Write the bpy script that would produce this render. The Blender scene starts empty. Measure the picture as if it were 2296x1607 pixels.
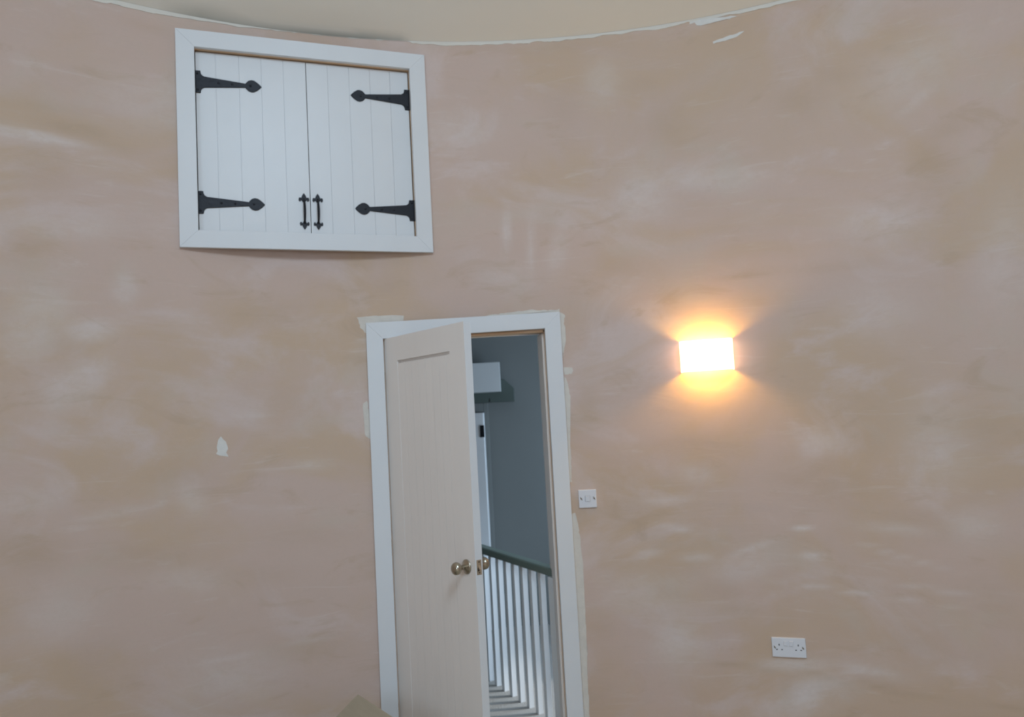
import bpy, bmesh, math, random
from mathutils import Vector, Matrix
random.seed(7)
scene = bpy.context.scene
COL = scene.collection
PI = math.pi

# ------------------------------------------------------------------ camera
PITCH, ROLL, EYE, FPX = 0.0766, 0.0544, 1.5649, 1765.97
cam_d = bpy.data.cameras.new('camera')
cam_d.sensor_width = 36.0
cam_d.lens = 36.0 * FPX / 2296.0
cam_d.clip_start = 0.05
cam_d.dof.use_dof = True            # the photograph is focused a little short
cam_d.dof.focus_distance = 1.5
cam_d.dof.aperture_fstop = 6.0
cam = bpy.data.objects.new('camera', cam_d)
COL.objects.link(cam)
F = Vector((0, math.cos(PITCH), math.sin(PITCH)))
U = Vector((0, -math.sin(PITCH), math.cos(PITCH)))
Rr = Vector((1, 0, 0))
cX = Rr * math.cos(ROLL) - U * math.sin(ROLL)
cY = Rr * math.sin(ROLL) + U * math.cos(ROLL)
m = Matrix((cX, cY, -F)).transposed().to_4x4()
m.translation = (0, 0, EYE)
cam.matrix_world = m
scene.camera = cam

# ------------------------------------------------------------------ world, exposure, daylight
w = bpy.data.worlds.new('sky'); scene.world = w; w.use_nodes = True
bgn = w.node_tree.nodes['Background']
bgn.inputs['Color'].default_value = (0.55, 0.75, 1.0, 1)
bgn.inputs['Strength'].default_value = 1.0
scene.view_settings.view_transform = 'Standard'
scene.view_settings.look = 'None'
scene.view_settings.gamma = 1.0
scene.view_settings.exposure = -1.25

CX, CY, R, H = 0.1425, 0.7605, 3.0886, 3.47          # the round room

def cyl(a, z, r=R):
    return Vector((CX + r * math.sin(a), CY + r * math.cos(a), z))

def area(name, loc, target, sx, sy, power, color):
    l = bpy.data.lights.new(name, 'AREA'); l.shape = 'RECTANGLE'
    l.size = sx; l.size_y = sy; l.energy = power; l.color = color
    o = bpy.data.objects.new(name, l); COL.objects.link(o)
    o.location = loc
    o.rotation_euler = (Vector(target) - Vector(loc)).to_track_quat('-Z', 'Y').to_euler()
    return o
SLOPE = 0.70                                             # the ceiling is shaped as a shallow cone to catch the daylight
WIN = [(-2.5, 0.9, 1.5, 2.8)]                            # angle, width, sill, head of an added wall window, unseen behind the camera
SKY = (2.75, 0.42, 1.2, 2.2)                             # added, unseen roof window: angle, half angle, inner and outer radius
def cone(a, r, up=0.0): return cyl(a, H + (R - r) * SLOPE + up, r)
sk = cone(SKY[0], 1.7)
skn = Vector((math.sin(SKY[0]) * SLOPE, math.cos(SKY[0]) * SLOPE, 1.0)).normalized()
SKYC = (0.65, 0.855, 1.06)
area('roof_window_daylight', sk + skn * 0.22, sk - skn, 1.15, 1.15, 250, SKYC)  # lamp added outside the unseen roof window
area('window_daylight', cyl(-2.5, 2.15, R + 0.34), cyl(-2.5 + PI, 1.6, 0.0), 0.85, 1.25, 125, SKYC)  # lamp added outside the unseen wall window, as fill
# spot added through the roof window; its floor bounce brightens the ceiling
tgt = Vector((-0.6, -1.5, 0))
sf = bpy.data.lights.new('room_sunlight', 'SPOT'); sf.energy = 6500; sf.color = (1.0, 0.97, 0.92)
sf.spot_size = 0.42; sf.shadow_soft_size = 0.04
sfo = bpy.data.objects.new('room_sunlight', sf); COL.objects.link(sfo)
sfo.location = sk + (sk - tgt) * 0.7
sfo.rotation_euler = (tgt - Vector(sfo.location)).to_track_quat('-Z', 'Y').to_euler()
# low sun falling through the landing window
sp = bpy.data.lights.new('landing_sunlight', 'SPOT'); sp.energy = 2000; sp.color = (1.0, 0.96, 0.9)
sp.spot_size = 0.13; sp.spot_blend = 0.5; sp.shadow_soft_size = 0.05
so = bpy.data.objects.new('landing_sunlight', sp); COL.objects.link(so)
so.location = (5.2, 4.75, 3.0)
so.rotation_euler = (Vector((0.0, 4.5, -0.12)) - Vector(so.location)).to_track_quat('-Z', 'Y').to_euler()
area('landing_window_daylight', (1.64, 4.8, 1.15), (0.0, 4.7, 1.0), 1.0, 1.6, 92, (0.63, 0.83, 1.06))

# ------------------------------------------------------------------ materials
def mat(name, color, rough=0.6, metal=0.0, noise=0.0, nscale=12, bump=0.0, stretch=(1, 1, 1), color2=None):
    mt = bpy.data.materials.new(name); mt.use_nodes = True
    nt = mt.node_tree; b = nt.nodes['Principled BSDF']
    b.inputs['Roughness'].default_value = rough
    b.inputs['Metallic'].default_value = metal
    b.inputs['Specular IOR Level'].default_value = 0.3
    c = (*color, 1)
    tc = nt.nodes.new('ShaderNodeTexCoord'); mp = nt.nodes.new('ShaderNodeMapping')
    mp.inputs['Scale'].default_value = stretch
    nt.links.new(tc.outputs['Object'], mp.inputs['Vector'])
    nz = nt.nodes.new('ShaderNodeTexNoise'); nz.inputs['Scale'].default_value = nscale
    nz.inputs['Detail'].default_value = 5
    nt.links.new(mp.outputs['Vector'], nz.inputs['Vector'])
    mx = nt.nodes.new('ShaderNodeMix'); mx.data_type = 'RGBA'
    k = 1 - noise
    mx.inputs['A'].default_value = c
    mx.inputs['B'].default_value = (*color2, 1) if color2 else (color[0] * k, color[1] * k, color[2] * k, 1)
    nt.links.new(nz.outputs['Fac'], mx.inputs['Factor'])
    nt.links.new(mx.outputs['Result'], b.inputs['Base Color'])
    if bump:
        bp = nt.nodes.new('ShaderNodeBump'); bp.inputs['Strength'].default_value = bump
        bp.inputs['Distance'].default_value = 0.01
        nt.links.new(nz.outputs['Fac'], bp.inputs['Height'])
        nt.links.new(bp.outputs['Normal'], b.inputs['Normal'])
    return mt

def plaster():
    mt = bpy.data.materials.new('bare_pink_plaster'); mt.use_nodes = True
    nt = mt.node_tree; N = nt.nodes; Lk = nt.links; b = N['Principled BSDF']
    b.inputs['Roughness'].default_value = 0.75
    b.inputs['Specular IOR Level'].default_value = 0.2
    tc = N.new('ShaderNodeTexCoord')
    def noise(scale, sc, detail=5, dist=0.0, rough=0.55, loc=(0, 0, 0)):
        mp = N.new('ShaderNodeMapping'); mp.inputs['Scale'].default_value = sc
        mp.inputs['Location'].default_value = loc
        Lk.new(tc.outputs['Object'], mp.inputs['Vector'])
        n = N.new('ShaderNodeTexNoise'); n.inputs['Scale'].default_value = scale
        n.inputs['Detail'].default_value = detail; n.inputs['Distortion'].default_value = dist
        n.inputs['Roughness'].default_value = rough
        Lk.new(mp.outputs['Vector'], n.inputs['Vector']); return n.outputs['Fac']
    def rng(v, a, b_, lo=0.0, hi=1.0):
        r = N.new('ShaderNodeMapRange'); r.interpolation_type = 'SMOOTHSTEP'
        r.inputs['From Min'].default_value = a; r.inputs['From Max'].default_value = b_
        r.inputs['To Min'].default_value = lo; r.inputs['To Max'].default_value = hi
        Lk.new(v, r.inputs['Value']); return r.outputs['Result']
    def mul(a, c):
        q = N.new('ShaderNodeMath'); q.operation = 'MULTIPLY'; q.use_clamp = True
        Lk.new(a, q.inputs[0])
        if isinstance(c, float): q.inputs[1].default_value = c
        else: Lk.new(c, q.inputs[1])
        return q.outputs[0]
    def mix(f, a, c):
        q = N.new('ShaderNodeMix'); q.data_type = 'RGBA'
        Lk.new(f, q.inputs['Factor'])
        for s, v in (('A', a), ('B', c)):
            if isinstance(v, tuple): q.inputs[s].default_value = (*v, 1)
            else: Lk.new(v, q.inputs[s])
        return q.outputs['Result']
    PINK = (0.605, 0.46, 0.392); TAN = (0.585, 0.432, 0.318); LAV = (0.65, 0.53, 0.49)
    GREY = (0.585, 0.485, 0.405); WHITE = (0.72, 0.65, 0.61); BROWN = (0.51, 0.375, 0.27)
    c = mix(rng(noise(0.9, (1, 1, 1.5), 6, 0.8), 0.42, 0.60), PINK, TAN)
    c = mix(mul(rng(noise(1.3, (1, 1, 1.9), 7, 1.0, 0.6, (7, 3, 1)), 0.50, 0.68), 0.75), c, LAV)
    c = mix(mul(rng(noise(2.2, (1, 1, 1.3), 6, 0.6, 0.6, (2, 9, 5)), 0.52, 0.7), 0.5), c, GREY)
    c = mix(mul(rng(noise(2.6, (1, 1, 2.2), 6, 1.2, 0.6, (4, 1, 8)), 0.56, 0.72), 0.55), c, BROWN)
    c = mix(mul(rng(noise(1.6, (1.2, 1.2, 9), 7, 1.6, 0.65, (1, 5, 2)), 0.56, 0.78), 0.35), c, WHITE)
    # trowel marks and patches set out on the wall, ragged by noise
    at = N.new('ShaderNodeAttribute'); at.attribute_name = 'trowel'
    sep = N.new('ShaderNodeSeparateColor'); Lk.new(at.outputs['Color'], sep.inputs['Color'])
    rag = rng(noise(7, (1, 1, 2.5), 6, 1.0, 0.65, (3, 3, 3)), 0.25, 0.62, 0.35, 1.0)
    c = mix(mul(sep.outputs['Green'], rag), c, BROWN)
    c = mix(mul(sep.outputs['Red'], rag), c, (0.74, 0.68, 0.655))
    # fine mottling
    fine = noise(60, (1, 1, 1), 3)
    c = mix(rng(fine, 0.35, 0.75, 0.0, 0.12), c, (0.52, 0.42, 0.36))
    Lk.new(c, b.inputs['Base Color'])
    bp = N.new('ShaderNodeBump'); bp.inputs['Strength'].default_value = 0.12; bp.inputs['Distance'].default_value = 0.02
    Lk.new(noise(3, (1, 1, 2.5), 6, 0.8), bp.inputs['Height'])
    Lk.new(bp.outputs['Normal'], b.inputs['Normal'])
    return mt

def ceiling_mat():
    mt = bpy.data.materials.new('cream_ceiling'); mt.use_nodes = True
    nt = mt.node_tree; N = nt.nodes; Lk = nt.links; b = N['Principled BSDF']
    b.inputs['Roughness'].default_value = 0.8
    tc = N.new('ShaderNodeTexCoord')
    nz = N.new('ShaderNodeTexNoise'); nz.inputs['Scale'].default_value = 1.6; nz.inputs['Detail'].default_value = 6
    mp = N.new('ShaderNodeMapping'); mp.inputs['Scale'].default_value = (0.7, 3.0, 1)
    Lk.new(tc.outputs['Object'], mp.inputs['Vector']); Lk.new(mp.outputs['Vector'], nz.inputs['Vector'])
    mx = N.new('ShaderNodeMix'); mx.data_type = 'RGBA'
    mx.inputs['A'].default_value = (0.82, 0.77, 0.68, 1); mx.inputs['B'].default_value = (0.77, 0.73, 0.66, 1)
    Lk.new(nz.outputs['Fac'], mx.inputs['Factor'])
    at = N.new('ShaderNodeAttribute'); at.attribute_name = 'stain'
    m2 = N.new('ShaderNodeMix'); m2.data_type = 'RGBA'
    m2.inputs['B'].default_value = (0.23, 0.25, 0.22, 1)  # dark grey that paints the shadow gap between ceiling and wall
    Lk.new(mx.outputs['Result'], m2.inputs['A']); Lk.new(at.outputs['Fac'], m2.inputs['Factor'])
    Lk.new(m2.outputs['Result'], b.inputs['Base Color'])
    return mt

M = dict(
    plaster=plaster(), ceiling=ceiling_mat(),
    cream=mat('cream_paint', (0.74, 0.70, 0.63), 0.7, noise=0.08, bump=0.1),
    filler=mat('dry_filler', (0.74, 0.69, 0.62), 0.8, noise=0.18, nscale=30, bump=0.2),
    white_filler=mat('white_filler', (0.78, 0.76, 0.72), 0.8, noise=0.15, nscale=40),
    gloss=mat('white_trim_paint', (0.74, 0.755, 0.77), 0.35, noise=0.05, nscale=6),
    leaf=mat('primed_door_paint', (0.86, 0.80, 0.75), 0.45, noise=0.06, nscale=5, stretch=(4, 4, .5)),
    pine=mat('bare_pine', (0.86, 0.62, 0.42), 0.6, noise=0.3, nscale=9, stretch=(6, 6, .6), color2=(0.74, 0.54, 0.37)),
    iron=mat('black_iron', (0.018, 0.019, 0.024), 0.45, 0.3, noise=0.3, nscale=60, bump=0.15),
    nickel=mat('aged_brass', (0.50, 0.45, 0.36), 0.28, 1.0, noise=0.25, nscale=25),
    brass=mat('latch_brass', (0.62, 0.52, 0.40), 0.4, 0.8, noise=0.3, nscale=40),
    dark=mat('keyhole_dark', (0.02, 0.02, 0.02), 0.8),
    plastic=mat('white_plastic', (0.74, 0.74, 0.77), 0.3, noise=0.03),
    slot=mat('socket_slot', (0.05, 0.05, 0.055), 0.7),
    hall=mat('slate_hall_paint', (0.19, 0.205, 0.20), 0.8, noise=0.12, nscale=2),
    green=mat('dark_green_paint', (0.085, 0.11, 0.10), 0.5, noise=0.2, nscale=8),
    rail=mat('green_handrail_paint', (0.19, 0.24, 0.21), 0.5, noise=0.15, nscale=8),
    hall_ceiling=mat('white_ceiling_paint', (0.75, 0.76, 0.76), 0.8),
    casing=mat('off_white_casing', (0.52, 0.54, 0.54), 0.5),
    balus=mat('white_baluster_paint', (0.80, 0.82, 0.83), 0.4, noise=0.04),
    carpet=mat('grey_carpet', (0.42, 0.40, 0.37), 0.95, noise=0.25, nscale=90, bump=0.4),
    boards=mat('floor_screed', (0.60, 0.55, 0.46), 0.8, noise=0.3, nscale=4),
    card=mat('brown_cardboard', (0.44, 0.37, 0.27), 0.85, noise=0.18, nscale=7, stretch=(1, 8, 1)),
    red=mat('red_rubber', (0.52, 0.055, 0.03), 0.5, noise=0.2),
)
def emit(name, color, strength):
    mt = bpy.data.materials.new(name); mt.use_nodes = True
    b = mt.node_tree.nodes['Principled BSDF']
    b.inputs['Base Color'].default_value = (0.9, 0.88, 0.84, 1)
    b.inputs['Emission Color'].default_value = (*color, 1)
    b.inputs['Emission Strength'].default_value = strength
    b.inputs['Roughness'].default_value = 0.7
    return mt
M['shade'] = emit('glowing_lamp_glass', (1.0, 0.60, 0.36), 8.5)
M['bulb'] = emit('lamp_bulb_glow', (1.0, 0.54, 0.045), 900)

# ------------------------------------------------------------------ mesh helpers
class MB:
    def __init__(s): s.bm = bmesh.new()
    def poly(s, pts):
        return s.bm.faces.new([s.bm.verts.new(p) for p in pts])
    def slab(s, pts, z0, z1):
        s.bm.faces.new([s.bm.verts.new((x, y, z1)) for x, y in pts]); s.bm.faces.new([s.bm.verts.new((x, y, z0)) for x, y in pts])
        n = len(pts)
        for i in range(n):
            (a, b), (c, d) = pts[i], pts[(i + 1) % n]
            s.bm.faces.new([s.bm.verts.new(p) for p in ((a, b, z0), (c, d, z0), (c, d, z1), (a, b, z1))])
        bmesh.ops.remove_doubles(s.bm, verts=s.bm.verts, dist=1e-5)
    def box(s, x0, x1, y0, y1, z0, z1):
        v = [s.bm.verts.new(p) for p in ((x0,y0,z0),(x1,y0,z0),(x1,y1,z0),(x0,y1,z0),(x0,y0,z1),(x1,y0,z1),(x1,y1,z1),(x0,y1,z1))]
        for f in ((0,3,2,1),(4,5,6,7),(0,1,5,4),(1,2,6,5),(2,3,7,6),(3,0,4,7)):
            s.bm.faces.new([v[i] for i in f])
        return v
    def prism(s, pts, y0, y1):
        """outline of (x, z) pairs extruded along y"""
        a = [s.bm.verts.new((x, y0, z)) for x, z in pts]; b = [s.bm.verts.new((x, y1, z)) for x, z in pts]
        n = len(pts); s.bm.faces.new(a); s.bm.faces.new(b[::-1])
        for i in range(n):
            j = (i + 1) % n; s.bm.faces.new((a[j], a[i], b[i], b[j]))
    def lathe(s, prof, axis='y', n=28, c=(0, 0, 0)):
        rings = []
        for r, h in prof:
            ring = []
            for i in range(n):
                t = 2 * PI * i / n; p, q = r * math.cos(t), r * math.sin(t)
                v = {'y': (p, h, q), 'z': (p, q, h), 'x': (h, p, q)}[axis]
                ring.append(s.bm.verts.new((v[0]+c[0], v[1]+c[1], v[2]+c[2])))
            rings.append(ring)
        for a, b in zip(rings, rings[1:]):
            for i in range(n):
                j = (i + 1) % n; s.bm.faces.new((a[i], a[j], b[j], b[i]))
        s.bm.faces.new(rings[0][::-1]); s.bm.faces.new(rings[-1])
    def tube(s, pts, rad, n=10):
        rings = []
        for i, p in enumerate(pts):
            p = Vector(p); t = (Vector(pts[min(i+1, len(pts)-1)]) - Vector(pts[max(i-1, 0)])).normalized()
            ref = Vector((1, 0, 0)) if abs(t.x) < .9 else Vector((0, 1, 0))
            u = t.cross(ref).normalized(); v = t.cross(u)
            r = rad[i] if isinstance(rad, (list, tuple)) else rad
            rings.append([s.bm.verts.new(p + (u*math.cos(2*PI*k/n) + v*math.sin(2*PI*k/n)) * r) for k in range(n)])
        for a, b in zip(rings, rings[1:]):
            for i in range(n):
                j = (i + 1) % n; s.bm.faces.new((a[i], a[j], b[j], b[i]))
        s.bm.faces.new(rings[0][::-1]); s.bm.faces.new(rings[-1])
    def build(s, name, material, parent=None, bevel=0.0, smooth=False, segs=2):
        bmesh.ops.recalc_face_normals(s.bm, faces=s.bm.faces)
        me = bpy.data.meshes.new(name); s.bm.to_mesh(me); s.bm.free()
        me.materials.append(M[material] if isinstance(material, str) else material)
        if smooth:
            for p in me.polygons: p.use_smooth = True
        o = bpy.data.objects.new(name, me); COL.objects.link(o)
        if parent: o.parent = parent
        if bevel:
            b = o.modifiers.new('bevel', 'BEVEL'); b.width = bevel; b.segments = segs; b.limit_method = 'ANGLE'
        return o

def tag(o, label=None, cat=None, group=None, kind=None):
    if label: o['label'] = label
    if cat: o['category'] = cat
    if group: o['group'] = group
    if kind: o['kind'] = kind
    return o

def empty(name, loc, rz=0):
    o = bpy.data.objects.new(name, None); COL.objects.link(o)
    o.empty_display_size = 0.1; o.location = loc; o.rotation_euler = (0, 0, rz); return o

def copy_tree(o, parent=None):
    c = o.copy(); COL.objects.link(c); c.parent = parent
    for ch in [q for q in bpy.data.objects if q.parent == o]: copy_tree(ch, c)
    return c

def chord(a1, a2):
    p, q = cyl(a1, 0), cyl(a2, 0); e = (q - p); wd = e.length
    return p, math.atan2(e.y, e.x), wd
def chord_angle(p, rz, s):
    q = p + Vector((math.cos(rz), math.sin(rz), 0)) * s
    return math.atan2(q.x - CX, q.y - CY)

def frame_bars(parent, wd, z0, z1, bw, y0, y1, material='gloss', bottom=True, tilt=0.0, bevel=.0012):
    """four (or three) mitred bars; tilt raises the top right and lowers the top left"""
    tl, tr = z1 - tilt, z1 + tilt
    bl = (0, z0); br = (wd, z0)
    ib = z0 + (bw if bottom else 0)
    parts = [('architrave', [bl, (bw, ib), (bw, tl - bw), (0, tl)]),
             ('architrave', [br, (wd, tr), (wd - bw, tr - bw), (wd - bw, ib)]),
             ('architrave', [(0, tl), (bw, tl - bw), (wd - bw, tr - bw), (wd, tr)])]
    if bottom: parts.append(('architrave', [bl, br, (wd - bw, ib), (bw, ib)]))
    for n, pts in parts:
        b = MB(); b.prism(pts, y0, y1); b.build(n, material, parent, bevel)

# ------------------------------------------------------------------ round wall
DA1, DA2 = -0.2721, 0.0328
dP, dRz, dW = chord(DA1, DA2)
HA1, HA2 = -0.5358, -0.1636
hP, hRz, hW = chord(HA1, HA2)
HZ0, HZ1 = 2.3951, 3.3924
BW = 0.078
d_lo, d_hi = chord_angle(dP, dRz, BW - 0.012), chord_angle(dP, dRz, dW - BW + 0.012)
h_lo, h_hi = chord_angle(hP, hRz, 0.066), chord_angle(hP, hRz, hW - 0.066)
holes = [(d_lo, d_hi, -1, 1.997), (h_lo, h_hi, HZ0 + 0.068, HZ1 - 0.068)]
for a, wd, z0, z1 in WIN: holes.append((a - wd / 2 / R, a + wd / 2 / R, z0, z1))

LIGHT = [(-0.722, 2.811, 0.215, 0.019, -0.04, 0.7),
 (-0.575, 3.033, 0.213, 0.125, -0.02, 0.25),
 (-0.652, 2.023, 0.099, 0.046, 0.04, 0.45),
 (-0.668, 1.803, 0.137, 0.069, 0.75, 0.4),
 (-0.447, 1.647, 0.077, 0.012, -0.03, 0.5),
 (0.341, 2.663, 0.122, 0.021, -0.15, 0.35),
 (0.176, 2.62, 0.13, 0.135, -0.11, 0.4),
 (0.274, 2.672, 0.252, 0.066, -0.14, 0.35),
 (-0.044, 2.49, 0.022, 0.113, -0.06, 0.5),
 (-0.007, 2.394, 0.018, 0.158, -0.06, 0.4),
 (0.376, 0.997, 0.042, 0.012, 0.02, 0.9),
 (0.195, 1.005, 0.082, 0.011, -0.21, 0.5),
 (0.386, 0.878, 0.057, 0.018, 0.02, 0.6),
 (0.298, 0.903, 0.121, 0.016, 0.34, 0.5),
 (0.29, 0.825, 0.141, 0.06, 0.27, 0.4),
 (0.43, 0.725, 0.358, 0.008, -0.11, 0.5),
 (0.349, 0.39, 0.153, 0.03, 0.05, 0.6),
 (0.364, 0.256, 0.179, 0.075, 0.41, 0.6),
 (0.439, 0.389, 0.157, 0.023, -0.1, 0.45),
 (0.501, 1.001, 0.138, 0.023, -0.08, 0.4),
 (0.579, 2.862, 0.099, 0.031, 0.55, 0.3),
 (0.502, 2.35, 0.182, 0.1, -0.18, 0.25),
 (0.577, 3.004, 0.247, 0.125, 0.33, 0.25),
 (0.594, 1.018, 0.096, 0.074, 0.02, 0.35),
 (0.56, 1.352, 0.133, 0.186, -0.02, 0.3),
 (-0.725, 1.356, 0.121, 0.051, -0.11, 0.3),
 (-0.623, 1.269, 0.132, 0.019, 0.08, 0.3),
 (-0.608, 2.217, 0.043, 0.078, 0.04, 0.5),
 (-0.444, 0.608, 0.242, 0.006, 0.04, 0.7),
 (-0.528, 1.294, 0.053, 0.069, 0.65, 0.35),
 (-0.718, 2.017, 0.092, 0.105, 0.04, 0.35),
 (-0.052, 2.267, 0.132, 0.068, -0.05, 0.25),
 (0.184, 0.477, 0.123, 0.123, 0.0, 0.4),
 (0.135, 0.707, 0.23, 0.105, -0.03, 0.3),
 (-0.677, 2.445, 0.196, 0.048, 0.1, 0.35),
 (-0.708, 2.108, 0.11, 0.108, 0.04, 0.35),
 (0.219, 0.868, 0.082, 0.021, -0.02, 0.5),
 (0.149, 0.893, 0.063, 0.016, -0.02, 0.4),
 (0.509, 0.878, 0.151, 0.01, -0.26, 0.4),
 (0.411, 1.387, 0.112, 0.05, -0.04, 0.3),
 (0.228, 1.263, 0.082, 0.042, -0.21, 0.35),
 (0.185, 1.142, 0.125, 0.017, 0.05, 0.35),
 (0.661, 2.147, 0.093, 0.223, -0.17, 0.3),
 (0.124, 3.227, 0.089, 0.113, -0.11, 0.3),
 (-0.118, 3.018, 0.178, 0.092, -0.01, 0.25),
 (0.036, 2.386, 0.044, 0.133, -0.24, 0.3),
 (0.538, 0.751, 0.195, 0.01, -0.12, 0.35),
 (-0.696, 0.899, 0.141, 0.102, -0.19, 0.25),
 (-0.481, 0.515, 0.224, 0.114, -0.2, 0.3),
 (-0.36, 1.409, 0.081, 0.025, -0.08, 0.35),
 (-0.53, 0.954, 0.145, 0.056, -0.15, 0.25),
 (0.497, 1.949, 0.143, 0.117, -0.11, 0.25)]
BROWN = [(-0.665, 2.865, 0.114, 0.032, -0.06, 0.8),
 (-0.616, 2.813, 0.086, 0.024, -0.04, 0.4),
 (-0.702, 2.675, 0.096, 0.093, 0.17, 0.4),
 (-0.723, 2.356, 0.078, 0.072, 0.11, 0.5),
 (-0.613, 2.264, 0.043, 0.049, 0.06, 0.5),
 (-0.688, 1.966, 0.095, 0.072, 0.02, 0.35),
 (-0.725, 1.152, 0.136, 0.068, -0.16, 0.7),
 (-0.544, 1.403, 0.126, 0.057, -0.09, 0.35),
 (0.472, 3.053, 0.116, 0.038, -0.26, 0.35),
 (0.419, 2.963, 0.099, 0.084, -0.22, 0.5),
 (0.587, 2.538, 0.083, 0.14, -0.04, 0.6),
 (0.608, 2.699, 0.098, 0.04, 0.04, 0.5),
 (0.329, 2.184, 0.12, 0.013, 0.03, 0.9),
 (0.339, 2.053, 0.05, 0.021, -0.1, 0.5),
 (0.443, 2.173, 0.187, 0.021, -0.04, 0.35),
 (0.218, 2.963, 0.108, 0.11, -0.14, 0.4),
 (-0.249, 2.24, 0.128, 0.044, -0.02, 0.4),
 (0.024, 2.523, 0.044, 0.068, -0.06, 0.3),
 (0.231, 1.389, 0.164, 0.053, -0.03, 0.35),
 (0.116, 1.108, 0.149, 0.06, -0.05, 0.55),
 (0.412, 1.206, 0.202, 0.1, -0.2, 0.55),
 (0.615, 1.421, 0.127, 0.072, -0.02, 0.35),
 (0.255, 0.713, 0.08, 0.051, 0.0, 0.4),
 (0.272, 0.622, 0.099, 0.031, 0.02, 0.45),
 (0.26, 0.379, 0.138, 0.01, -0.08, 0.9),
 (0.311, 0.364, 0.095, 0.012, -0.18, 0.7),
 (0.39, 0.345, 0.124, 0.014, -0.31, 0.9),
 (0.46, 0.319, 0.1, 0.012, -0.28, 0.8),
 (0.51, 0.299, 0.149, 0.01, -0.08, 0.6),
 (0.609, 0.302, 0.089, 0.011, -0.09, 0.7),
 (0.334, 0.249, 0.023, 0.09, -0.07, 0.7),
 (0.389, 0.3, 0.035, 0.051, -0.5, 0.6),
 (0.056, 0.196, 0.105, 0.103, -0.03, 0.5),
 (0.606, 0.712, 0.126, 0.108, 0.08, 0.3),
 (0.516, 0.542, 0.102, 0.095, 0.08, 0.35),
 (0.14, 2.274, 0.173, 0.055, -0.09, 0.3),
 (0.02, 1.53, 0.032, 0.132, -0.06, 0.2),
 (0.071, 1.63, 0.043, 0.132, -0.06, 0.3),
 (-0.417, 2.113, 0.178, 0.062, 0.02, 0.35),
 (-0.396, 1.701, 0.239, 0.082, -0.03, 0.25),
 (-0.602, 1.079, 0.205, 0.054, -0.14, 0.4),
 (-0.453, 0.94, 0.172, 0.039, -0.14, 0.3),
 (-0.369, 0.59, 0.179, 0.059, -0.15, 0.4),
 (-0.657, 0.702, 0.098, 0.105, -0.23, 0.3),
 (0.099, 1.28, 0.107, 0.084, -0.05, 0.3),
 (0.464, 1.361, 0.108, 0.078, -0.04, 0.3),
 (0.545, 1.014, 0.198, 0.059, -0.18, 0.35),
 (0.175, 0.704, 0.082, 0.032, -0.28, 0.4),
 (0.07, 0.567, 0.084, 0.063, -0.03, 0.3),
 (-0.701, 2.936, 0.159, 0.023, 0.06, 0.3),
 (0.188, 3.18, 0.065, 0.034, -0.14, 0.4),
 (0.057, 3.086, 0.111, 0.138, -0.09, 0.3),
 (-0.37, 1.087, 0.2, 0.05, -0.1, 0.25),
 (-0.017, 3.425, 0.451, 0.028, -0.04, 0.35),
 (-0.573, 3.38, 0.105, 0.022, -0.08, 0.3)]

def wall_round():
    A = set([i * 0.0065 for i in range(-128, 122)])
    t = 0.80
    while t < 2 * PI - 0.84: A.add(t); t += 0.045
    A = [a for a in A]
    B = []
    for h in holes:
        for v in (h[0], h[1]):
            v2 = v if -0.84 < v < 0.84 else v % (2 * PI)
            B.append(v2)
    A = sorted([a for a in A if all(abs(a - b) > 0.0025 for b in B)] + B)
    Z = [i * 0.02 for i in range(0, int(H / 0.02) + 1)] + [H + .03]
    ZB = sorted(set([h[2] for h in holes if h[2] > 0] + [h[3] for h in holes]))
    Z = sorted([z for z in Z if all(abs(z - b) > 0.006 for b in ZB)] + ZB)
    bm = bmesh.new(); lay = bm.verts.layers.float_color.new('trowel')
    def amt(feats, a, z):
        s = 0
        for fa, fz, rx, rz_, an, st in feats:
            dx, dz = (a - fa) * R, z - fz
            if abs(dx) > 2.5 * max(rx, rz_) or abs(dz) > 2.5 * max(rx, rz_): continue
            u = (dx * math.cos(an) + dz * math.sin(an)) / rx; v = (-dx * math.sin(an) + dz * math.cos(an)) / rz_
            s = max(s, st * math.exp(-0.9 * (u * u + v * v) ** 1.2))
        return s
    grid = []
    for a in A:
        col = []
        for z in Z:
            v = bm.verts.new(cyl(a, z))
            if -0.84 < a < 0.84: v[lay] = (amt(LIGHT, a, z), amt(BROWN, a, z), 0, 1)
            else: v[lay] = (0, 0, 0, 1)
            col.append(v)
        grid.append(col)
    n = len(A)
    for i in range(n):
        j = (i + 1) % n
        am = (A[i] + (A[j] if j else A[0] + 2 * PI)) / 2
        for k in range(len(Z) - 1):
            zm = (Z[k] + Z[k + 1]) / 2
            if any(((h[0] < am < h[1]) or (h[0] < am - 2 * PI < h[1])) and h[2] < zm < h[3] for h in holes): continue
            bm.faces.new((grid[i][k], grid[i][k+1], grid[j][k+1], grid[j][k]))
    for v in [v for v in bm.verts if not v.link_faces]: bm.verts.remove(v)
    me = bpy.data.meshes.new('wall_round'); bm.to_mesh(me); bm.free()
    me.materials.append(M['plaster'])
    for p in me.polygons: p.use_smooth = True
    o = bpy.data.objects.new('wall_round', me); COL.objects.link(o)
    # thickness away from the room
    cen = Vector((CX, CY))
    p0 = me.polygons[0]; c0 = p0.center
    inward = (Vector((CX, CY, c0.z)) - c0).dot(p0.normal) > 0
    s = o.modifiers.new('thickness', 'SOLIDIFY'); s.thickness = 0.25; s.offset = -1 if inward else 1
    tag(o, kind='structure'); return o
wall = wall_round()

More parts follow.
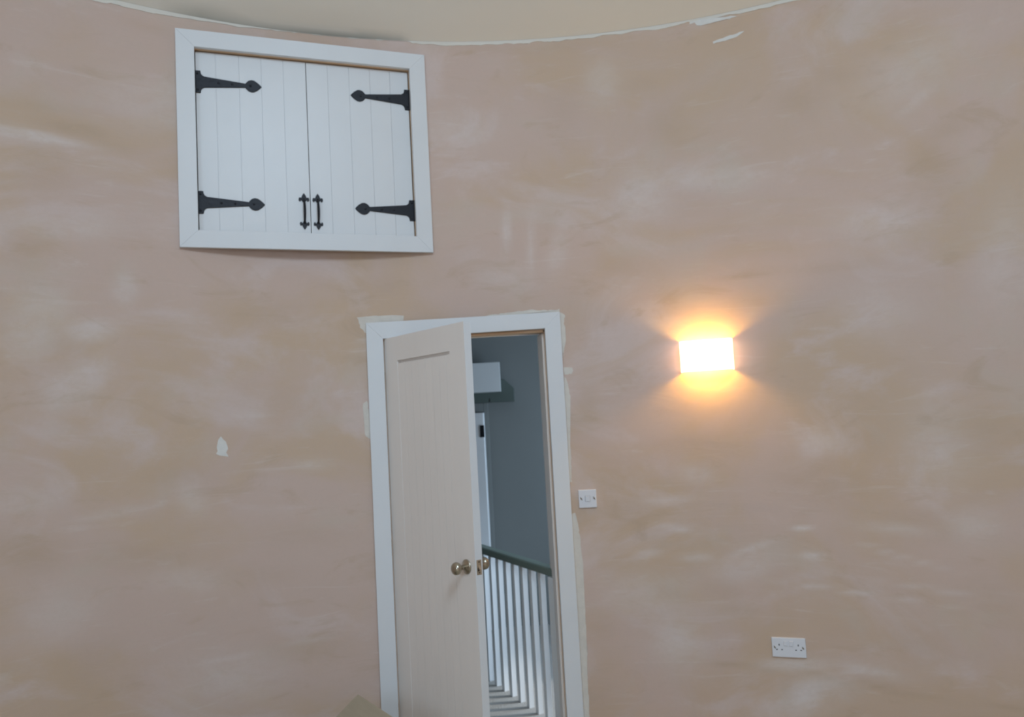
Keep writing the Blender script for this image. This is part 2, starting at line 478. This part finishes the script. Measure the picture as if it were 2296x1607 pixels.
def smear(name, pts, material, jitter=0.004, off=0.0015, th=0.0015, parent=wall):
    """a thin ragged skim on the curved wall; outline in (angle, height)"""
    P = []
    n = len(pts)
    for i in range(n):
        a, b = pts[i], pts[(i + 1) % n]
        L = math.hypot((b[0] - a[0]) * R, b[1] - a[1]); k = max(1, int(L / 0.012))
        for q in range(k):
            t = q / k
            P.append((a[0] + (b[0] - a[0]) * t + random.gauss(0, jitter) / R, a[1] + (b[1] - a[1]) * t + random.gauss(0, jitter)))
    bm = bmesh.new()
    f = bm.faces.new([bm.verts.new(cyl(a, z, R - off)) for a, z in P])
    bmesh.ops.triangulate(bm, faces=[f])
    r = bmesh.ops.extrude_face_region(bm, geom=list(bm.faces))
    for v in [g for g in r['geom'] if isinstance(g, bmesh.types.BMVert)]:
        d = Vector((v.co.x - CX, v.co.y - CY, 0)).normalized(); v.co += d * (th + off)
    bmesh.ops.recalc_face_normals(bm, faces=bm.faces)
    me = bpy.data.meshes.new(name); bm.to_mesh(me); bm.free(); me.materials.append(M[material])
    o = bpy.data.objects.new(name, me); COL.objects.link(o); o.parent = parent
    return o
SM = {'A': [(-0.2857, 2.086), (-0.2549, 2.093), (-0.2135, 2.09), (-0.214, 2.059), (-0.2657, 2.05), (-0.269, 2.008), (-0.2809, 2.036)],
 'B': [(-0.2814, 1.675), (-0.2745, 1.685), (-0.2701, 1.505), (-0.2806, 1.521)],
 'C': [(0.0314, 2.078), (0.0405, 2.065), (0.0404, 1.941), (0.0345, 1.854), (0.032, 1.943)],
 'D': [(0.0335, 1.8), (0.0483, 1.799), (0.0484, 1.769), (0.0357, 1.766)],
 'E': [(0.0341, 1.756), (0.0412, 1.726), (0.0421, 1.624), (0.0371, 1.548), (0.0374, 1.419), (0.0369, 1.247), (0.0327, 1.247), (0.0323, 1.593)],
 'F': [(0.034, 1.098), (0.0395, 1.097), (0.0444, 0.99), (0.046, 0.863), (0.0456, 0.737), (0.0458, 0.569), (0.043, 0.362), (0.0414, 0.0), (0.0291, 0.0), (0.0313, 0.78)]}
for k in SM: smear('filler_patch', SM[k], 'filler', 0.0022)
smear('filler_patch', [(-0.10, 2.062), (-0.02, 2.07), (0.034, 2.075), (0.036, 2.088), (-0.01, 2.092), (-0.06, 2.083)], 'filler', 0.003)
smear('filler_patch', [(-0.4932, 1.53), (-0.4859, 1.556), (-0.4813, 1.534), (-0.4772, 1.514), (-0.4799, 1.485), (-0.4776, 1.466), (-0.4848, 1.476), (-0.4943, 1.482), (-0.4929, 1.511)], 'white_filler', 0.002)
smear('filler_patch', [(0.2677, 3.462), (0.2818, 3.472), (0.3055, 3.456), (0.3326, 3.449), (0.3422, 3.440), (0.3118, 3.440), (0.2877, 3.436), (0.2707, 3.448)], 'white_filler', 0.003)
smear('filler_patch', [(0.3009, 3.340), (0.3203, 3.352), (0.3493, 3.357), (0.3401, 3.345), (0.3195, 3.334), (0.3025, 3.330)], 'white_filler', 0.003)

# ------------------------------------------------------------------ ceiling and floors
def ceiling():
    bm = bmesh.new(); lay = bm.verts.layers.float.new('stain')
    A = [i * 0.02 for i in range(-60, 255)]
    A = [a for a in A if a < -1.2 + 2 * PI - 0.01]
    RR = [0.02, 0.6, SKY[2], 1.7, SKY[3], 2.5, 2.7] + [2.8 + 0.02 * i for i in range(17)]
    rings = []
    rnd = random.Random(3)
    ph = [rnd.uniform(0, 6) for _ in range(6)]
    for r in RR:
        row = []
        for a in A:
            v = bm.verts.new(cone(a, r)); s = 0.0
            if -0.56 < a < -0.18:  # shade of the gap along the wall, painted in as vertex values
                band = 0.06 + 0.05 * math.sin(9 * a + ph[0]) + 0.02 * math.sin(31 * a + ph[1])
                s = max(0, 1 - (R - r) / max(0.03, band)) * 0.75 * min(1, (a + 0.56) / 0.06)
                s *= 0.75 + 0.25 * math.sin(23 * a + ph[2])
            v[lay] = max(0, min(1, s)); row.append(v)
        rings.append(row)
    n = len(A)
    for p, q in zip(rings, rings[1:]):
        for i in range(n):
            j = (i + 1) % n
            if SKY[0] - SKY[1] < A[i] + .01 < SKY[0] + SKY[1] and RR[rings.index(p)] >= SKY[2] and RR[rings.index(p)] < SKY[3]: continue
            bm.faces.new((p[i], p[j], q[j], q[i]))
    bm.faces.new(rings[0])
    bmesh.ops.recalc_face_normals(bm, faces=bm.faces)
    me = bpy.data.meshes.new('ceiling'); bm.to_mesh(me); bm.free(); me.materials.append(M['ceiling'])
    o = bpy.data.objects.new('ceiling', me); COL.objects.link(o)
    c = me.polygons[0]
    for p in me.polygons: p.use_smooth = True
    s = o.modifiers.new('thickness', 'SOLIDIFY'); s.thickness = 0.1; s.offset = 1 if c.normal.z > 0 else -1
    tag(o, kind='structure')
    # the cream paint carried a little way down the wall, ragged lower edge
    rnd = random.Random(11)
    z = 0.0; low = []
    a = -0.8
    base = [(-0.9, 3.445), (-0.561, 3.447), (-0.48, 3.455), (-0.337, 3.464), (-0.268, 3.468), (-0.186, 3.468), (-0.184, 3.452), (-0.1, 3.450), (-0.0166, 3.452), (0.08, 3.455), (0.16, 3.456), (0.25, 3.452), (0.262, 3.463), (0.31, 3.458), (0.42, 3.45), (0.9, 3.45)]
    while a < 0.85:
        for (a0, z0), (a1, z1) in zip(base, base[1:]):
            if a0 <= a <= a1: zb = z0 + (z1 - z0) * (a - a0) / (a1 - a0)
        z = z * 0.8 + rnd.gauss(0, 0.0018)
        low.append((a, zb + z)); a += 0.005
    bm = bmesh.new(); prev = None
    for a, zz in low:
        zz = min(zz, H - 0.001)
        q = [bm.verts.new(cyl(a, H, R - .0025)), bm.verts.new(cyl(a, zz, R - .0025)), bm.verts.new(cyl(a, zz, R))]
        if prev:
            bm.faces.new((prev[0], q[0], q[1], prev[1])); bm.faces.new((prev[1], q[1], q[2], prev[2]))
        prev = q
    bmesh.ops.recalc_face_normals(bm, faces=bm.faces)
    me = bpy.data.meshes.new('paint_edge'); bm.to_mesh(me); bm.free(); me.materials.append(M['cream'])
    e = bpy.data.objects.new('paint_edge', me); COL.objects.link(e); e.parent = o
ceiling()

b = MB(); pts = [cyl(i * 2 * PI / 96, 0, R + 0.2) for i in range(96)]
vs0 = [b.bm.verts.new(p) for p in pts]; vs1 = [b.bm.verts.new(p - Vector((0, 0, .15))) for p in pts]
b.bm.faces.new(vs0); b.bm.faces.new(vs1[::-1])
for i in range(96): b.bm.faces.new((vs0[i-1], vs0[i], vs1[i], vs1[i-1]))
tag(b.build('floor', 'boards'), kind='structure')

# frame of the added, unseen roof window
wr = tag(empty('window_2', cone(SKY[0], 1.7), -SKY[0]), kind='structure')
b = MB()
for x0, x1, y0, y1 in ((-.72, -.62, -.5, .5), (.62, .72, -.5, .5), (-.72, .72, -.56, -.5), (-.72, .72, .5, .56)):
    v = b.box(x0, x1, y0 * 1.1, y1 * 1.1, .06, .14)
    for q in v: q.co.z -= q.co.y * SLOPE
b.build('window_frame', 'gloss', wr)

# ------------------------------------------------------------------ window added behind the camera, unseen, to let daylight in
for k, (a, wd, z0, z1) in enumerate(WIN):
    wdw = tag(empty('window_%d' % (k + 1), cyl(a, z0, R + .12), -a), kind='structure')
    b = MB(); hw = wd / 2 + .02; hh = z1 - z0
    b.box(-hw, -hw + .06, -.03, .03, -.01, hh + .01); b.box(hw - .06, hw, -.03, .03, -.01, hh + .01)
    b.box(-hw + .06, hw - .06, -.03, .03, -.01, .05); b.box(-hw + .06, hw - .06, -.03, .03, hh - .05, hh + .01)
    b.build('window_frame', 'gloss', wdw, .004)
    b = MB(); b.box(-.015, .015, -.015, .015, .05, hh - .05); b.box(-hw + .06, hw - .06, -.012, .012, hh/2 - .012, hh/2 + .012)
    b.build('glazing_bar', 'gloss', wdw)

# ------------------------------------------------------------------ the doorway
door = tag(empty('door_1', dP, dRz), kind='structure')
frame_bars(door, dW, 0.0, 2.066, BW, -0.018, 0.002, bottom=False, tilt=0.009)
# lining: two jambs and a head of bare pine, with the painted stop nailed round it
t = .014
for x0, x1 in ((BW - .004 - t, BW - .004), (dW - BW + .004, dW - BW + .004 + t)):
    b = MB(); b.box(x0, x1, 0.0025, .255, 0, 1.99); b.build('lining', 'pine', door, .001)
b = MB(); b.prism([(BW - .004, 1.983), (BW - .004, 2.0), (dW - BW + .004, 2.012), (dW - BW + .004, 1.999)], 0.0025, .255)
b.build('lining', 'pine', door)
for x0, x1 in ((BW - .004, BW + .008), (dW - BW - .008, dW - BW + .004)):
    b = MB(); b.box(x0, x1, 0.047, .085, 0, 1.975); b.build('door_stop_bead', 'leaf', door, .002)
b = MB(); b.prism([(BW, 1.971), (BW, 1.983), (dW - BW, 1.997), (dW - BW, 1.985)], 0.047, .085); b.build('door_stop_bead', 'pine', door, .001)
# painted face behind the stop
for x0, x1 in ((dW - BW + .001, dW - BW + .0045), (BW - .0045, BW - .001)):
    b = MB(); b.box(x0, x1, 0.085, .256, 0, 1.985); b.build('painted_reveal', 'leaf', door)

# the leaf stands open into the room
TH = 1.007; LW = 0.652; LT = 0.036
leafm = MB()
ST, TOPR, BOTZ, LZ0, LZ1 = .111, 1.866, .20, .006, 1.979
leafm.box(0, ST, 0, LT, LZ0, LZ1); leafm.box(LW - ST, LW, 0, LT, LZ0, LZ1)
leafm.box(ST, LW - ST, 0, LT, TOPR, LZ1); leafm.box(ST, LW - ST, 0, LT, LZ0, BOTZ)
leaf = leafm.build('door_leaf', 'leaf', door)
leaf.data.materials.append(M['gloss'])              # the closing edge takes the cooler white trim colour
for p in leaf.data.polygons:
    if p.normal.x > .9 and p.center.x > LW - .001: p.material_index = 1
leaf.location = (BW + .005, 0.001, 0); leaf.rotation_euler = (0, 0, -TH)
tag(leaf, 'cream boarded door leaf standing half open into the room')
pm = MB(); g = .0016
cuts = [ST, .172, .232, .291, .346, .401, .455, .509, LW - ST]
for x0, x1 in zip(cuts, cuts[1:]):
    pm.box(x0 + g/2, x1 - g/2, .002, LT - .002, BOTZ - .004, TOPR - .014)
pm.box(ST - .003, LW - ST + .003, .0045, LT - .0045, BOTZ - .005, TOPR - .013)
pm.box(ST - .003, LW - ST + .003, .016, LT - .016, TOPR - .020, TOPR + .005)
pn = pm.build('boarded_panel', 'leaf', leaf)
# knobs, roses and latch on the leaf
def knob(side):
    c = (.592, 0 if side < 0 else LT, .972); s = side
    b = MB(); b.lathe([(.0305, 0), (.0305, s*.003), (.027, s*.006), (.020, s*.009), (.014, s*.012), (.012, s*.014)], 'y', 32, c)
    b.build('knob_rose', 'nickel', leaf, smooth=True)
    b = MB(); b.lathe([(.0105, s*.012), (.009, s*.022), (.0095, s*.030), (.016, s*.036), (.024, s*.043), (.0265, s*.051), (.0255, s*.059), (.020, s*.066), (.010, s*.070), (.002, s*.071)], 'y', 32, c)
    b.build('door_knob', 'nickel', leaf, smooth=True)
knob(-1); knob(1)
b = MB(); b.box(LW - .0005, LW + .0015, .006, LT - .006, .943, 1.003); lp = b.build('latch_plate', 'brass', leaf, .0008)
b = MB(); b.prism([(0, 0), (.012, 0), (0, .018)], -.001, .008)
lb = b.build('latch_bolt', 'brass', leaf); lb.location = (LW, .014, .966)
b = MB(); b.box(LW + .001, LW + .0022, .010, .018, .958, .972); b.build('latch_hole', 'dark', leaf)
for z in (.952, .995):
    b = MB(); b.lathe([(.003, LW + .0005), (.003, LW + .0025)], 'x', 12, (0, LT/2, z)); b.build('latch_screw', 'dark', leaf)
for z in (.25, 1.0, 1.78):
    b = MB(); b.lathe([(.0055, z - .04), (.0055, z + .04)], 'z', 12, (BW - .004, -.008, 0)); b.build('hinge', 'brass', door)

# ------------------------------------------------------------------ the hatch high on the wall
hatch = empty('cupboard_hatch', (hP.x, hP.y, HZ0), hRz)
tag(hatch, 'white boarded cupboard hatch with two doors and black strap hinges, high on the wall', 'hatch')
hh = HZ1 - HZ0
frame_bars(hatch, hW, 0, hh, BW, -.018, .002)
for x0, x1 in ((BW - .016, BW - .002), (hW - BW + .002, hW - BW + .016)):
    b = MB(); b.box(x0, x1, .0025, .26, BW - .003, hh - BW + .003); b.build('lining', 'pine', hatch)
for z0, z1 in ((BW - .016, BW - .002), (hh - BW + .002, hh - BW + .016)):
    b = MB(); b.box(BW - .001, hW - BW + .001, .0025, .26, z0, z1); b.build('lining', 'pine', hatch)
b = MB(); b.box(BW - .001, hW - BW + .001, .245, .26, BW - .003, hh - BW + .003); b.build('back_board', 'pine', hatch)
mid = .5695
def hatch_leaf(x0, x1, cuts, hinge_left):
    z0, z1 = BW + .001, hh - BW - .005
    b = MB(); cs = [x0] + cuts + [x1]
    for p, q in zip(cs, cs[1:]): b.box(p + .0005, q - .0005, .022, .040, z0, z1)
    b.box(x0 + .004, x1 - .004, .0265, .042, z0 + .004, z1 - .004)
    lf = b.build('hatch_door', 'gloss', hatch)
    s = 1 if hinge_left else -1
    px = x0 - .004 if hinge_left else x1 + .004
    for zc in (3.168 - HZ0, 2.609 - HZ0):
        out = [(0, -.052), (.024, -.052), (.026, -.040), (.030, -.032), (.040, -.026), (.055, -.0245), (.218, -.0098),
               (.224, -.018), (.232, -.025), (.244, -.029), (.256, -.0275), (.270, -.019), (.281, -.009), (.289, 0),
               (.281, .009), (.270, .019), (.256, .0275), (.244, .029), (.232, .025), (.224, .018), (.218, .0098), (.055, .0245), (.040, .026),
               (.030, .032), (.026, .040), (.024, .052), (0, .052)]
        b = MB(); b.prism([(px + s * x, zc + z) for x, z in out], .0165, .0218)
        hg = b.build('strap_hinge', 'iron', lf, .0015)
        b = MB()
        b.lathe([(.0052, zc - .05), (.0052, zc + .05)], 'z', 12, (px, .0165, 0)); b.build('hinge_knuckle', 'iron', lf)
        for x, z in ((.240, 0), (.10, 0), (.160, 0), (.012, .038), (.012, -.038)):
            b = MB(); b.lathe([(.0055, .017), (.005, .014), (.0015, .013)], 'y', 12, (px + s * x, 0, zc + z))
            b.build('hinge_rivet', 'iron', lf)
    hx = (.5405 if hinge_left else .6035)
    zt, zb = 2.673 - HZ0, 2.498 - HZ0
    fl = [(0, 0), (.008, -.012), (.0125, -.024), (.017, -.021), (.023, -.024), (.0245, -.034), (.020, -.041), (.016, -.041), (.015, -.035),
          (.009, -.037), (.006, -.044), (-.006, -.044), (-.009, -.037), (-.015, -.035), (-.016, -.041), (-.020, -.041), (-.0245, -.034), (-.023, -.024),
          (-.017, -.021), (-.0125, -.024), (-.008, -.012)]
    b = MB()
    b.prism([(hx + x, zt + z) for x, z in fl], .017, .0218)
    b.prism([(hx + x * .9, zb - z * .9) for x, z in fl], .017, .0218)
    zs = [zt - .030 - (zt - zb - .060) * i / 12 for i in range(13)]
    b.tube([(hx, .018 - .026 * math.sin(PI * i / 12) ** .7, z) for i, z in enumerate(zs)], [.0045 + .0018 * math.sin(PI * i / 12) for i in range(13)], 12)
    b.build('pull_handle', 'iron', lf, .0008)
hatch_leaf(BW + .003, mid - .0012, [.167, .268, .366, .465], True)
hatch_leaf(mid + .0012, hW - BW - .003, [.670, .772, .873, .972], False)

# ------------------------------------------------------------------ wall light
LA = 0.257
lamp = empty('wall_light', cyl(LA, 1.812), -LA)
tag(lamp, 'lit white wall light glowing above and below, right of the door', 'wall light')
zz0, zz1 = -.071, .073
hw, dp = .122, .085
b = MB(); n = 28; ins, outs = [], []
def prof(s, hw, dp):
    # rounded-corner half box
    t = PI * s; c, q = math.cos(t), math.sin(t)
    e = .16
    return (-hw * math.copysign(abs(c) ** e, c), -dp * abs(q) ** .35)
for i in range(n + 1):
    x, y = prof(i / n, hw, dp); x2, y2 = prof(i / n, hw - .004, dp - .004)
    if i in (0, n): y = y2 = 0.004
    ins.append([b.bm.verts.new((x2, y2, z)) for z in (zz0, zz1)]); outs.append([b.bm.verts.new((x, y, z)) for z in (zz0, zz1)])
for i in range(n):
    a, c, d, e = outs[i], outs[i+1], ins[i], ins[i+1]
    b.bm.faces.new((a[0], c[0], c[1], a[1])); b.bm.faces.new((d[0], d[1], e[1], e[0]))
    b.bm.faces.new((a[1], c[1], e[1], d[1])); b.bm.faces.new((a[0], d[0], e[0], c[0]))
b.bm.faces.new((outs[0][0], outs[0][1], ins[0][1], ins[0][0])); b.bm.faces.new((outs[n][0], ins[n][0], ins[n][1], outs[n][1]))
b.build('lamp_shade', 'shade', lamp)
b = MB(); b.box(-.05, .05, -.010, .006, -.035, .035); b.build('back_plate', 'plastic', lamp, .003)
b = MB(); b.lathe([(.013, -.01), (.013, -.028), (.010, -.030)], 'y', 16, (0, 0, 0)); b.build('lamp_holder', 'plastic', lamp)
b = MB(); b.lathe([(.003, -.042), (.010, -.038), (.013, -.030), (.013, .030), (.010, .038), (.003, .042)], 'x', 16, (0, -.042, 0)); b.build('light_bulb', 'bulb', lamp, smooth=True)

# ------------------------------------------------------------------ switch and socket
sw = empty('light_switch', cyl(.060, 1.1637), -.060)
tag(sw, 'square white light switch plate on the wall just right of the door frame', 'light switch')
b = MB(); b.box(-.043, .043, -.011, .003, -.043, .043); b.build('switch_plate', 'plastic', sw, .0025)
b = MB(); b.prism([(-.011, -.012), (.011, -.012), (.011, .012), (-.011, .012)], -.0145, -.0105); r_ = b.build('rocker', 'plastic', sw, .001); r_.rotation_euler = (.06, 0, 0)
b = MB(); b.box(-.013, .013, -.0112, -.0108, -.014, .014); b.build('rocker_surround', mat('grey_plastic', (.5, .5, .53), .5), sw)
for x in (-.031, .031):
    b = MB(); b.lathe([(.0042, -.0108), (.0042, -.0118)], 'y', 16, (x, 0, .001)); s_ = b.build('screw', 'nickel', sw)
    b = MB(); b.prism([(x - .0055, .0075), (x - .0035, .009), (x + .006, -.0055), (x + .004, -.007)], -.0122, -.0116); b.build('screw_slot', 'slot', s_)

so_ = empty('power_socket', cyl(.3437, .4673), -.3437)
tag(so_, 'white double power socket low on the wall below the lamp', 'socket')
b = MB(); b.box(-.073, .073, -.011, .003, -.043, .043); pl_ = b.build('socket_plate', 'plastic', so_, .0025)
for c in (-.041, .041):
    b = MB()
    b.box(c - .002, c + .002, -.0114, -.0107, .008, .016)
    for dx in (-.011, .011): b.box(c + dx - .0035, c + dx + .0035, -.0114, -.0107, -.0115, -.0075)
    b.build('pin_holes', 'slot', so_)
for c in (-.0125, .0125):
    b = MB(); b.prism([(c - .0085, .008), (c + .0085, .008), (c + .0085, .030), (c - .0085, .030)], -.0155, -.0105); b.build('rocker', 'plastic', so_, .001)
for x in (-.0605, .0605):
    b = MB(); b.lathe([(.004, -.0108), (.004, -.0118)], 'y', 16, (x, 0, 0)); s_ = b.build('screw', 'nickel', so_)
    b = MB(); b.prism([(x - .0045, .006), (x - .0027, .007), (x + .0045, -.005), (x + .0027, -.006)], -.0122, -.0116); b.build('screw_slot', 'slot', s_)

# ------------------------------------------------------------------ the landing beyond the door
LX0, LX1, LY1, LH = -2.0, 1.45, 6.1, 2.6
def arc(x0, x1, r, n=40):
    """the landing side of the round wall between two x values, as (x, y) points"""
    return [(x0 + (x1 - x0) * i / n, CY + math.sqrt(r * r - (x0 + (x1 - x0) * i / n - CX) ** 2)) for i in range(n + 1)]
def yarc(x, r=R + .25): return CY + math.sqrt(r * r - (x - CX) ** 2)
b = MB(); b.slab(arc(LX0, LX1, R + .2) + [(LX1, LY1), (LX0, LY1)], -.15, 0.0); tag(b.build('floor_landing', 'carpet'), kind='structure')
b = MB(); b.box(LX0, LX1, LY1, LY1 + .15, -.15, LH); tag(b.build('wall_landing_back', 'hall'), kind='structure')
b = MB(); b.box(LX0 - .15, LX0, yarc(LX0 - .15), LY1 + .15, -.15, LH); tag(b.build('wall_landing_left', 'hall'), kind='structure')
b = MB(); WY0, WY1, WZ0, WZ1 = 4.25, 5.35, .30, 2.0
b.box(LX1, LX1 + .15, yarc(LX1), WY0, -.15, LH); b.box(LX1, LX1 + .15, WY1, LY1 + .15, -.15, LH)
b.box(LX1, LX1 + .15, WY0, WY1, -.15, WZ0); b.box(LX1, LX1 + .15, WY0, WY1, WZ1, LH)
tag(b.build('wall_landing_right', 'hall'), kind='structure')
b = MB(); b.slab(arc(LX0 - .15, LX1 + .15, R + .25) + [(LX1 + .15, LY1 + .15), (LX0 - .15, LY1 + .15)], LH, LH + .1); tag(b.build('ceiling_landing', 'hall_ceiling'), kind='structure')
wl = tag(empty('window_3', (LX1 + .075, WY0, WZ0)), kind='structure')
b = MB(); b.box(-.03, .03, 0, .05, 0, WZ1 - WZ0); b.box(-.03, .03, WY1 - WY0 - .05, WY1 - WY0, 0, WZ1 - WZ0)
b.box(-.03, .03, .05, WY1 - WY0 - .05, 0, .04); b.box(-.03, .03, .05, WY1 - WY0 - .05, WZ1 - WZ0 - .04, WZ1 - WZ0); b.build('window_frame', 'gloss', wl)

# balustrade running away from the doorway
bal = empty('balustrade', (.055, 4.298, 0), math.atan2(.9006, -.4346))
tag(bal, 'landing balustrade of square white balusters under a dark green handrail, beyond the door', 'balustrade')
proto = None
for i in range(-1, 15):
    x = .022 + .1066 * i
    if proto is None:
        b = MB(); b.box(-.015, .015, -.015, .015, 0, .765); proto = b.build('baluster', 'balus', bal, .0015); c = proto
    else:
        c = proto.copy(); COL.objects.link(c)
    c.location = (x, 0, 0)
b = MB(); b.box(-.30, 1.58, -.030, .030, .757, .800)
hr = b.build('handrail', 'rail', bal, .008)
b = MB(); b.box(-.30, -.225, -.0375, .0375, 0, .757); b.build('newel_post', 'balus', bal, .003)

# low door on the back wall of the landing
d2 = tag(empty('door_2', (-.98, LY1 - .02, 0)), kind='structure')
b = MB(); b.box(-.07, 0, -.02, .02, 0, 1.70); b.box(.74, .775, -.02, .02, 0, 1.70); b.box(0, .74, -.02, .02, 1.63, 1.70)
arc2 = b.build('architrave', 'hall', d2, .003)
lf2 = MB(); lf2.box(-.70, 0, -.04, 0, .005, 1.625); l2 = lf2.build('door_leaf', 'balus', d2, .002)
l2.location = (.745, -.03, 0); l2.rotation_euler = (0, 0, math.radians(-14))
tag(l2, 'plain white door leaf')
b = MB(); b.box(-.028, .004, -.046, -.038, 1.44, 1.53); b.build('hinge', 'iron', l2)

# dark beam end with a white box in front of it
bm_ = empty('wall_beam', (0, LY1, 1.70))
tag(bm_, 'dark green beam end with a chamfered corner, seen high through the doorway', 'beam')
b = MB(); b.prism([(-.75, 0), (.003, 0), (.003, .10), (-.07, .17), (-.75, .17)], -.10, 0.0)
b.build('beam', 'green', bm_, .004)
b = MB(); b.box(-.19, -.184, -.103, -.099, .0, .03); b.build('split', 'dark', bm_)
bx = empty('white_box', (-.20, LY1 - .10, 1.79))
tag(bx, 'plain white rectangular box fixed in front of the dark beam beyond the door', 'box')
b = MB(); b.box(-.16, .104, -.14, 0, -.015, .205); b.build('casing', 'casing', bx, .004)

# small red thing by the jamb
b = MB(); b.lathe([(.003, .0), (.027, .0), (.028, .02), (.026, .036), (.019, .050), (.012, .056), (.009, .064), (.001, .066)], 'z', 24)
rd = b.build('doorstop', 'red', None, smooth=True); rd.location = (.098, 4.03, 0)
tag(rd, 'small red rounded doorstop on the landing floor against the right jamb', 'doorstop')

# ------------------------------------------------------------------ cardboard box by the door
bu = Vector((.562, -.827, 0)); bw_ = Vector((-.827, -.562, 0))
pk = Vector((-.721, 3.397, .45))
box = empty('cardboard_box', (pk.x + bw_.x * .3, pk.y + bw_.y * .3, 0), math.atan2(bu.y, bu.x))
tag(box, 'brown cardboard box with its flap up, on the floor at the left of the door', 'box')
# local frame: x along the hinge edge, -y away from the door wall
BH = .243; L_, D_ = .45, .38; th = .005
b = MB()
b.box(0, L_, -th, 0, 0, BH); b.box(0, L_, -D_, -D_ + th, 0, BH)
b.box(0, th, -D_ + th, -th, 0, BH); b.box(L_ - th, L_, -D_ + th, -th, 0, BH); b.box(th, L_ - th, -D_ + th, -th, 0, th)
b.build('carton', 'card', box)
def flap(loc, rot, ln, dep):
    b = MB(); b.box(0, ln, 0, dep, -th/2, th/2); f = b.build('flap', 'card', box, .001)
    f.location = loc; f.rotation_euler = rot; return f
flap((0, 0, BH), (math.radians(34.6), 0, 0), L_, .365)
flap((L_, -D_, BH), (math.radians(-20), 0, PI), L_, .18)
flap((L_, 0, BH), (math.radians(25), 0, -PI/2), D_, .18)
flap((0, -D_, BH), (math.radians(-30), 0, PI/2), D_, .18)
